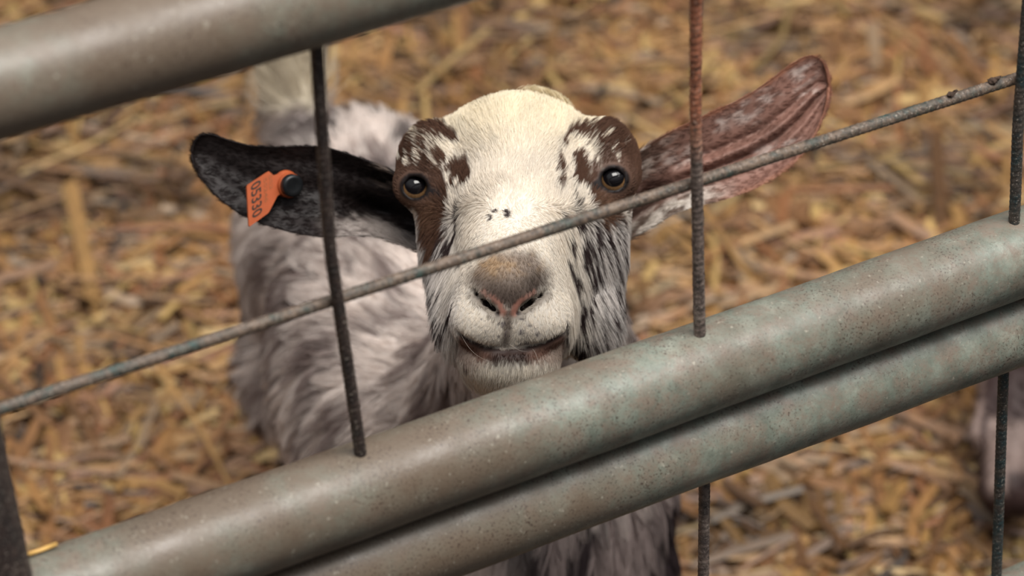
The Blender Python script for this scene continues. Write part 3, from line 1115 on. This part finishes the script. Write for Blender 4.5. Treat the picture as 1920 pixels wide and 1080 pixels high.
# ------------------------------------------------------------------ assemble the goat
def build_goat():
    root = empty('goat', (CH[0], CH[1], 0.0))
    tag(root, 'white and brown spotted goat with orange ear tag looking up through the gate bars', 'goat')
    # head
    lo = hp(735, 760, -.15); hi = hp(1230, 120, .125)
    lo = np.array([-.075, -.13, -.16]); hi = np.array([.080, .075, .118])
    hv, hq = surface_nets(head_sdf, lo, hi, 0.0014)
    hcol, hdark, hbare, hu, hv_, hno = coat_head(hv)
    # body
    bv, bq = surface_nets(body_sdf, (-.34, 1.55, -.01), (.22, 2.32, .66), 0.006)
    bcol = coat_body(bv)
    hw = to_world(hv)
    el = ear_grid(TOP_L, BOT_L, depth_l)
    er = ear_grid(TOP_R, BOT_R, depth_r)
    lc = ear_coat_l(el[2], el[3], el[0]); rc = ear_coat_r(er[2], er[3], er[0])
    vs = [bv, hw, to_world(el[0]), to_world(er[0])]
    qs = [bq, hq, el[1], er[1]]
    cs = [bcol, hcol, lc, rc]
    off = 0; Q = []
    for v_, q_ in zip(vs, qs):
        Q.append(q_ + off); off += len(v_)
    body = mesh_obj('body', np.concatenate(vs), np.concatenate(Q), M_SKIN, root, colors=np.concatenate(cs) * 0.9)
    # ---- head hair
    rng = np.random.default_rng(11)
    N = 160000
    R, nr = sample_surface(hv, hq, N, rng)
    R += 0
    nr = sdf_normal(head_sdf, R)
    col, dark, bare, u, v, no = coat_head(R)
    keep = (rng.random(N) > bare * 1.2) & (R[:, 2] > -.11)
    R, nr, col, dark, u, v, no = (x[keep] for x in (R, nr, col, dark, u, v, no))
    N = len(R)
    fl = np.zeros((N, 3))
    up_k = sstep(440, 350, v + (fnoise(R * 70, 19) - .5) * 60)
    side = np.clip((u - 968) / 190, -1, 1)
    wx = fnoise(R * 55, 14) - .5; wy = fnoise(R * 55, 15) - .5
    fl[:, 0] = side * (0.40 + .55 * up_k) + wx * (.9 + 1.0 * up_k)
    fl[:, 1] = -1.0 * (1 - up_k) + 0.9 * up_k + wy * .8
    fl[:, 2] = -.25 - .25 * up_k
    muz = sstep(.05, .07, R[:, 2])
    ln = 0.0075 * (1 - muz) + 0.0019 * muz
    cheek = sstep(420, 480, v) * np.maximum(sstep(880, 840, u), sstep(1050, 1090, u)) * (1 - muz)
    ln = ln + cheek * .008
    eyed = np.minimum.reduce([np.linalg.norm(R - e, axis=1) for e in EYE3])
    ln = ln * (0.28 + 0.72 * sstep(.011, .026, eyed))
    chin = sstep(672, 690, v) * (R[:, 2] > .03)
    ln = ln + chin * .003
    ln = ln * rng.uniform(.7, 1.25, N)
    lift = np.where(muz > .5, .30, .36)
    colv = col * rng.uniform(.86, 1.14, N)[:, None]
    fur = hair_obj('face_hair', body, to_world(R), nr @ HR, fl @ HR, ln, lift, .05, .00011, colv, 4, 22000, .45, .12, 3)
    # crown tuft
    n = 2600
    c0 = hp(1030, 190, -.022)
    Rt = c0 + rng.normal(0, 1, (n, 3)) * np.array([.0055, .003, .004])
    for _ in range(6):
        g = sdf_normal(head_sdf, Rt)
        Rt = Rt - g * head_sdf(Rt)[:, None]
    g = sdf_normal(head_sdf, Rt)
    ft = np.tile(np.array([.15, 1.0, .5]), (n, 1)) + rng.normal(0, .22, (n, 3))
    hair_obj('crown_tuft', body, to_world(Rt), g @ HR, ft @ HR, rng.uniform(.007, .011, n), .75, .3, .00012, np.tile(lin((240, 228, 200)), (n, 1)) * rng.uniform(.85, 1.1, n)[:, None], 5, 60, .5, .2, 5)
    # whiskers
    n = 12
    Wr = np.array([hp(x, y, front(x, y, head_sdf)) for x, y in zip(rng.uniform(870, 1035, n), rng.uniform(600, 690, n))])
    Wr[0] = hp(862, 622, front(862, 622, head_sdf))
    gw = sdf_normal(head_sdf, Wr)
    fw = np.stack([np.sign(Wr[:, 0] - hp(952, 600)[0]) * .7 + rng.normal(0, .3, n), -rng.uniform(.5, 1, n), rng.normal(.2, .2, n)], 1)
    fw[0] = (1.0, -.65, .3)
    hair_obj('whiskers', body, to_world(Wr), gw @ HR, fw @ HR, np.concatenate([[.026], rng.uniform(.006, .013, n - 1)]), .5, -.3, .00007, np.tile(lin((190, 180, 170)), (n, 1)), 8, 0, 0, .2, 6)
    # ---- ear hair
    for e, coat, nm, N2, angk in ((el, ear_coat_l, 'left', 14000, -1), (er, ear_coat_r, 'right', 14000, 1)):
        V_, Fq, ss, tt, en, n0, ff = e
        fi = np.concatenate([ff, ff[:, ::-1] + n0])
        Rr, nn = sample_surface(V_, fi, N2, rng)
        kd = kdtree.KDTree(n0)
        for i in range(n0):
            kd.insert(V_[i], i)
        kd.balance()
        near = np.array([kd.find(r)[1] for r in Rr])
        s_, t_ = ss[near], tt[near]
        cc = coat(s_, t_, Rr) * rng.uniform(.8, 1.2, N2)[:, None]
        ax = unit(V_[np.argmax(ss[:n0])] - V_[0])
        fl2 = ax * 1.0 + rng.normal(0, .28, (N2, 3)) + np.array([0, 1.0, 0]) * ((.5 - t_) * .8)[:, None]
        ln2 = rng.uniform(.002, .0045, N2) + .006 * sstep(.35, .1, s_) * rng.random(N2)
        hair_obj('ear_hair', body, to_world(Rr), nn @ HR, fl2 @ HR, ln2, .3, .05, .00009, cc, 3, 1600, .5, .1, 8)
    # ---- body hair
    N3 = 90000
    Rb, nb = sample_surface(bv, bq, N3, rng)
    nb = sdf_normal(body_sdf, Rb, .004)
    inhead = head_sdf((Rb - HO) @ HR.T) < .004
    k = (~inhead) & (Rb[:, 2] > .04)
    Rb, nb = Rb[k], nb[k]
    N3 = len(Rb)
    ax = unit(RP - CH)
    wobx = fnoise(Rb * 22, 101) - .5; woby = fnoise(Rb * 22, 102) - .5
    fb = ax * 0.55 + np.array([0, 0, -1.0]) + np.stack([wobx, woby, wobx * 0], 1) * 1.9
    topk = sstep(.5, .9, nb[:, 2])[:, None]
    fb = fb + ax * topk * 1.2
    chestk = (sstep(.05, -.03, (Rb - CH) @ ax))[:, None]
    fb = fb * (1 - chestk) + np.array([0, -.15, -1.0]) * chestk + np.stack([wobx, woby, wobx * 0], 1) * chestk
    tq = cone(Rb, RP + TA, RP + TB, 0, 0)
    tail = (sstep(.035, .02, tq) * sstep(.06, .08, Rb[:, 2] - RP[2]))
    fb = fb * (1 - tail)[:, None] + (np.array([-.15, .3, 1.0]) + nb * .5) * tail[:, None]
    lb = .021 * rng.uniform(.7, 1.3, N3) * sstep(.02, .16, Rb[:, 2]) + .004 + tail * .022
    cb = coat_body(Rb) * rng.uniform(.82, 1.16, N3)[:, None]
    hair_obj('body_hair', body, Rb, nb, fb, lb, .38, .02, .00022, cb, 5, 4200, .65, .15, 9)
    # ---- eyes
    me, nte, be = new_mat('goat_eye')
    tc = nte.nodes.new('ShaderNodeTexCoord')
    sep = nte.nodes.new('ShaderNodeSeparateXYZ')
    nte.links.new(tc.outputs['Object'], sep.inputs[0])

    def mth(op, a, b_):
        n_ = nte.nodes.new('ShaderNodeMath'); n_.operation = op
        for s_, vv in ((n_.inputs[0], a), (n_.inputs[1], b_)):
            if hasattr(vv, 'is_linked'):
                nte.links.new(vv, s_)
            else:
                s_.default_value = vv
        return n_.outputs[0]
    dx = mth('DIVIDE', sep.outputs[0], .0062)
    dy = mth('DIVIDE', mth('SUBTRACT', sep.outputs[1], .0019), .0064)
    rr = mth('SQRT', mth('ADD', mth('MULTIPLY', dx, dx), mth('MULTIPLY', dy, dy)), 0.0)
    iris = ramp(nte, noise_node(nte, coords(nte, (1, 1, 1)), 900, 3), [(0.3, lin((96, 70, 46))), (0.7, lin((126, 96, 64)))]).outputs[0]
    f = ramp(nte, rr, [(0.92, (0, 0, 0)), (1.0, (1, 1, 1))]).outputs[0]
    nte.links.new(mix(nte, f, lin((14, 12, 14)), iris), be.inputs['Base Color'])
    be.inputs['Roughness'].default_value = 0.06
    be.inputs['Specular IOR Level'].default_value = 0.2
    be.inputs['Coat Weight'].default_value = 0.3
    be.inputs['Coat Roughness'].default_value = 0.02
    Hm = Matrix([list(RT), list(UP), list(-FWD)]).transposed().to_4x4()
    for (ex, ey, sd), e in zip(EYES, EYE3):
        V_, F_ = uv_sphere(EYE_R, 32, 24)
        o = mesh_obj('eye', V_, F_, me)
        o.parent = body
        o.matrix_local = Matrix.Translation(Vector(to_world(e) - parent_origin(body))) @ Hm
        tag(o, 'glossy dark eye with an amber rim')
    ear_tag(root, el)
    return root, body


def uv_sphere(r, nu=24, nv=16):
    V_ = [(0, 0, r)]
    for i in range(1, nv):
        th = math.pi * i / nv
        for j in range(nu):
            ph = 2 * math.pi * j / nu
            V_.append((r * math.sin(th) * math.cos(ph), r * math.sin(th) * math.sin(ph), r * math.cos(th)))
    V_.append((0, 0, -r))
    F_ = [(0, 1 + j, 1 + (j + 1) % nu) for j in range(nu)]
    for i in range(nv - 2):
        for j in range(nu):
            a = 1 + i * nu + j; b_ = 1 + i * nu + (j + 1) % nu
            F_.append((a, a + nu, b_ + nu, b_))
    e = len(V_) - 1
    F_ += [(e, 1 + (nv - 2) * nu + (j + 1) % nu, 1 + (nv - 2) * nu + j) for j in range(nu)]
    return V_, F_


def glyphs(txt):
    """outline of the written characters as flat triangles, one unit high"""
    cu = bpy.data.curves.new('lettering', 'FONT')
    cu.body = txt
    cu.size = 1.0
    cu.resolution_u = 4
    cu.offset = .018
    ob = bpy.data.objects.new('lettering', cu)
    COL.objects.link(ob)
    bpy.context.view_layer.update()
    dg = bpy.context.evaluated_depsgraph_get()
    me = bpy.data.meshes.new_from_object(ob.evaluated_get(dg))
    V_ = np.array([v_.co[:] for v_ in me.vertices])
    F_ = [tuple(p.vertices) for p in me.polygons]
    bpy.data.objects.remove(ob); bpy.data.curves.remove(cu); bpy.data.meshes.remove(me)
    return V_, F_


def ear_tag(root, el):
    m_or = mat_plain('orange_plastic', (156, 76, 42), .5, .3, 120, .08)
    m_ink = mat_plain('brown_black_ink', (52, 38, 30), .6, .3)
    m_faint = mat_plain('faded_brown_ink', (136, 76, 44), .6, .3)
    m_blk = mat_plain('black_plastic', (16, 18, 20), .38, .4, 200, .2)
    uu, vv = to_uv(el[0][:el[5]])
    k = np.argmin(np.hypot(uu - 545, vv - 345))
    z0 = el[0][k, 2]
    W_ = lambda x, y, dz: to_world(hp(x, y, z0 + dz))
    # the plate, hanging out from the ear towards the viewer
    dzs = {'A': .017, 'B': .0095, 'C': .0085, 'G': .0065, 'H': .0065, 'D': .0085, 'E': .013, 'F': .018}
    pts = {'A': (462, 348), 'B': (503, 321), 'C': (512, 329), 'G': (528, 324), 'H': (527, 362), 'D': (519, 368), 'E': (503, 399), 'F': (466, 426)}
    pa, pb, pf = (W_(*pts[q], dzs[q]) for q in 'ABF')
    pn = np.cross(pb - pa, pf - pa)

    def on_plate(q):
        d_ = W_(*pts[q], 0) - CAM
        return CAM + d_ * (((pa - CAM) @ pn) / (d_ @ pn))
    ring = np.array([on_plate(q) for q in 'ABCGHDEF'])
    # round the corners a little
    r2 = []
    n = len(ring)
    for i in range(n):
        a, p, c = ring[i - 1], ring[i], ring[(i + 1) % n]
        for t in (.12, .04):
            r2.append(p + (a - p) * t)
        for t in (.04, .12):
            r2.append(p + (c - p) * t)
    ring = np.array(r2)
    nn = unit(np.cross(ring[20] - ring[0], ring[10] - ring[0]))
    if nn @ -FWD < 0:
        nn = -nn
    n = len(ring)
    V_ = np.concatenate([ring + nn * .0006, ring - nn * .0006])
    F_ = [tuple(range(n)), tuple(range(2 * n - 1, n - 1, -1))] + [(i, i + n, (i + 1) % n + n, (i + 1) % n) for i in range(n)]
    plate = mesh_obj('ear_tag', V_, F_, m_or, root, smooth=False)
    tag(plate, 'orange plastic ear tag printed 05330')
    # collar and black stud
    ax = unit(W_(556, 354, .016) - W_(530, 342, .001))

    def turned(name, p0, prof, mat, parent):
        X = unit(np.cross(ax, UP)); Y = np.cross(ax, X)
        S = 40
        a = np.linspace(0, 2 * math.pi, S, endpoint=False)
        V2 = []
        for r_, h_ in prof:
            V2.append(p0 + ax * h_ + r_ * (np.cos(a)[:, None] * X + np.sin(a)[:, None] * Y))
        V2 = np.concatenate(V2)
        F2 = [(i * S + j, i * S + (j + 1) % S, (i + 1) * S + (j + 1) % S, (i + 1) * S + j) for i in range(len(prof) - 1) for j in range(S)]
        F2 += [tuple(range(S))[::-1], tuple(range((len(prof) - 1) * S, len(prof) * S))]
        return mesh_obj(name, V2, F2, mat, parent)
    turned('tag_collar', W_(533, 343, .000), [(.0072, 0), (.0076, .001), (.0076, .003), (.0066, .0036), (.0066, .0052), (.0070, .0058), (.0070, .0078), (.0064, .0084)], m_or, plate)
    turned('tag_stud', W_(546, 347, .009), [(.0058, -.002), (.0062, -.001), (.0063, .0022), (.0058, .0030), (.0044, .0034), (.0034, .0030)], m_blk, plate)
    # lettering: runs down the plate, tops of the digits towards the ear
    nA, nB, nF = (W_(*pts[q], dzs[q]) for q in 'ABF')
    right = (nF - nA); upv = (nB - nA)

    def write(name, txt, u0, u1, v0, v1, mat):
        gv, gf = glyphs(txt)
        gx = (gv[:, 0] - gv[:, 0].min()) / (gv[:, 0].max() - gv[:, 0].min())
        gy = (gv[:, 1] - gv[:, 1].min()) / (gv[:, 1].max() - gv[:, 1].min())
        P_ = nA + right * (u0 + (u1 - u0) * gx)[:, None] + upv * (v0 + (v1 - v0) * gy)[:, None] + nn * .00075
        o = mesh_obj(name, P_, gf, mat, plate, smooth=False)
        return o
    write('tag_number', '05330', .05, .87, .16, .62, m_ink)
    write('small_print', '55246', .10, .68, .74, .90, m_faint)
    write('small_print', '5S2', .10, .46, .98, 1.14, m_faint)


GOAT, GBODY = build_goat()


# ------------------------------------------------------------------ second goat, feeding by the right end of the gate
def build_feeding_goat():
    poll = at(1912, 640, 2.76); nose = at(1893, 915, 2.71)
    nose[2] = max(nose[2], .035)
    neck = np.array([0.53, 2.36, .29])
    ch = np.array([0.62, 2.40, .30]); rp = np.array([1.00, 2.52, .32])
    e_l = at(1852, 690, 2.74); e_l2 = at(1836, 815, 2.72)

    def sdf(P):
        s = ell(P, poll, (.036, .040, .040))
        s = smin(s, cone(P, poll, nose, .030, .0215), .02)
        s = smin(s, ell(P, nose + [0, -.004, .004], (.0235, .020, .020)), .01)
        s = smin(s, cone(P, poll + [.012, .03, .01], neck, .036, .055), .03)
        s = smin(s, cone(P, neck, ch, .058, .085), .04)
        s = smin(s, cone(P, ch, rp, .10, .088), .05)
        s = smin(s, cone(P, e_l + [.012, .004, .01], e_l2, .008, .0085), .008)
        s = smin(s, cone(P, at(1960, 660, 2.78), at(1985, 800, 2.76), .008, .0085), .008)
        for x, y in ((.60, 2.33), (.61, 2.47), (1.0, 2.45), (1.02, 2.58)):
            s = smin(s, cone(P, (x, y, .30), (x, y, .14), .034, .017), .03)
            s = smin(s, cone(P, (x, y, .14), (x, y, .0), .016, .013), .01)
        s = smin(s, cone(P, rp + [.07, .02, .05], rp + [.10, .03, .11], .014, .009), .012)
        return s

    def coat(P):
        N = len(P)
        r = P - CAM
        d_ = r @ FWD
        u = 960 + (r @ RT) / d_ * F_PX; v = 540 - (r @ UP) / d_ * F_PX
        ns = fnoise(P * 40, 121)
        c = lin((146, 126, 118)) * (.7 + .5 * ns)[:, None]
        wv = (ns - .5) * 26
        dk = sstep(.46, .60, fnoise(P * np.array([28, 28, 14]), 123))
        face = (u < 1945) & (v > 560)
        pale = np.maximum(sstep(12, 6, np.abs(u - 1834 + (v - 760) * .08)), sstep(8, -8, np.abs(u - 1868) - 17 + wv * .4) * sstep(778, 796, v + wv) * sstep(935, 915, v))
        dkf = 1 - pale
        grey = sstep(-8, 8, u - 1888) * sstep(780, 800, v) * sstep(895, 870, v) * .75
        dk = np.where(face, np.clip(dkf - grey, 0, 1), dk)
        c = c * (1 - dk)[:, None] + lin((56, 40, 38)) * dk[:, None]
        return c
    root = empty('goat', (ch[0], ch[1], 0))
    tag(root, 'second goat lowering its brown and pale head to the straw at the far right', 'goat')
    V_, Q_ = surface_nets(sdf, (.32, 2.05, -.012), (1.2, 2.72, .50), .0055)
    body = mesh_obj('body', V_, Q_, M_SKIN, root, colors=coat(V_))
    rng = np.random.default_rng(33)
    R_, n_ = sample_surface(V_, Q_, 26000, rng)
    n_ = sdf_normal(sdf, R_, .003)
    k = R_[:, 2] > .05
    R_, n_ = R_[k], n_[k]
    fl_ = np.tile(np.array([.5, 0, -1.0]), (len(R_), 1)) + rng.normal(0, .3, (len(R_), 3))
    ln = rng.uniform(.006, .012, len(R_)) + .012 * sstep(.50, .62, R_[:, 0])
    hair_obj('body_hair', body, R_, n_, fl_, ln, .5, .1, .0003, coat(R_) * rng.uniform(.85, 1.15, len(R_))[:, None], 3, 3000, .5, .1, 10)


build_feeding_goat()


# ------------------------------------------------------------------ small things caught on the gate
def crumb(name, c, r, seed, label, mat):
    def f(P):
        s = ell(P, c, (r, r * .8, r * .7))
        s = smin(s, cone(P, c, c + np.array([r * 1.5, 0, r * 1.1]), r * .6, r * .3), r * .4)
        return s + (fnoise(P / r * 2.2, seed) - .5) * r * .9
    V_, Q_ = surface_nets(f, c - 3 * r, c + 3 * r, r / 6)
    o = mesh_obj(name, V_, Q_, mat)
    tag(o, label, 'dirt clump', 'dirt clumps stuck on the rod')


M_DIRT = mat_plain('dried_dirt', (74, 60, 52), .85, .2, 600, .4, .5)
ub = lambda x, y: at(x, y, 0)


def on_rod(px, n_up):
    r_ = at(px, 200, 1.0) - CAM
    # walk along the rod to the point seen in this column
    us = np.linspace(.1, .3, 800)
    P_ = np.array([gate_pt(u_, np.interp(u_, [.06, .25], [.8235, .8215]), -.004) for u_ in us]) - CAM
    x_ = 960 + (P_ @ RT) / (P_ @ FWD) * F_PX
    return P_[np.argmin(np.abs(x_ - px))] + CAM + np.array([0, -.0012, n_up])


crumb('dirt_clump', on_rod(1781, .0040), .0019, 5, 'smooth dark dirt clump on the rod, further from the right gate bar', M_DIRT)
crumb('dirt_clump', on_rod(1860, .0040), .0023, 9, 'bristly dark dirt clump on the rod, next to the right gate bar', M_DIRT)

V_, F_ = straw_geo(np.array([0.0]), np.array([0.0]), np.array([0.0]), np.array([0.0]), np.array([0.0]), np.array([.016]), np.array([.003]), np.array([.0004]))
p_ = gate_pt(-.2835, .7152 + RAIL_R + .0009, -.008)
V_ = V_[:, :1] * GU + V_[:, 1:2] * -GN + V_[:, 2:3] * np.array([0, 0, 1.0]) + p_
o = mesh_obj('straw_stalk', V_, F_, M_STRAW, colors=np.tile(lin((214, 170, 96)), (12, 1)))
tag(o, 'short bright straw stalk lying on the middle rail beside the left gate bar', 'straw')
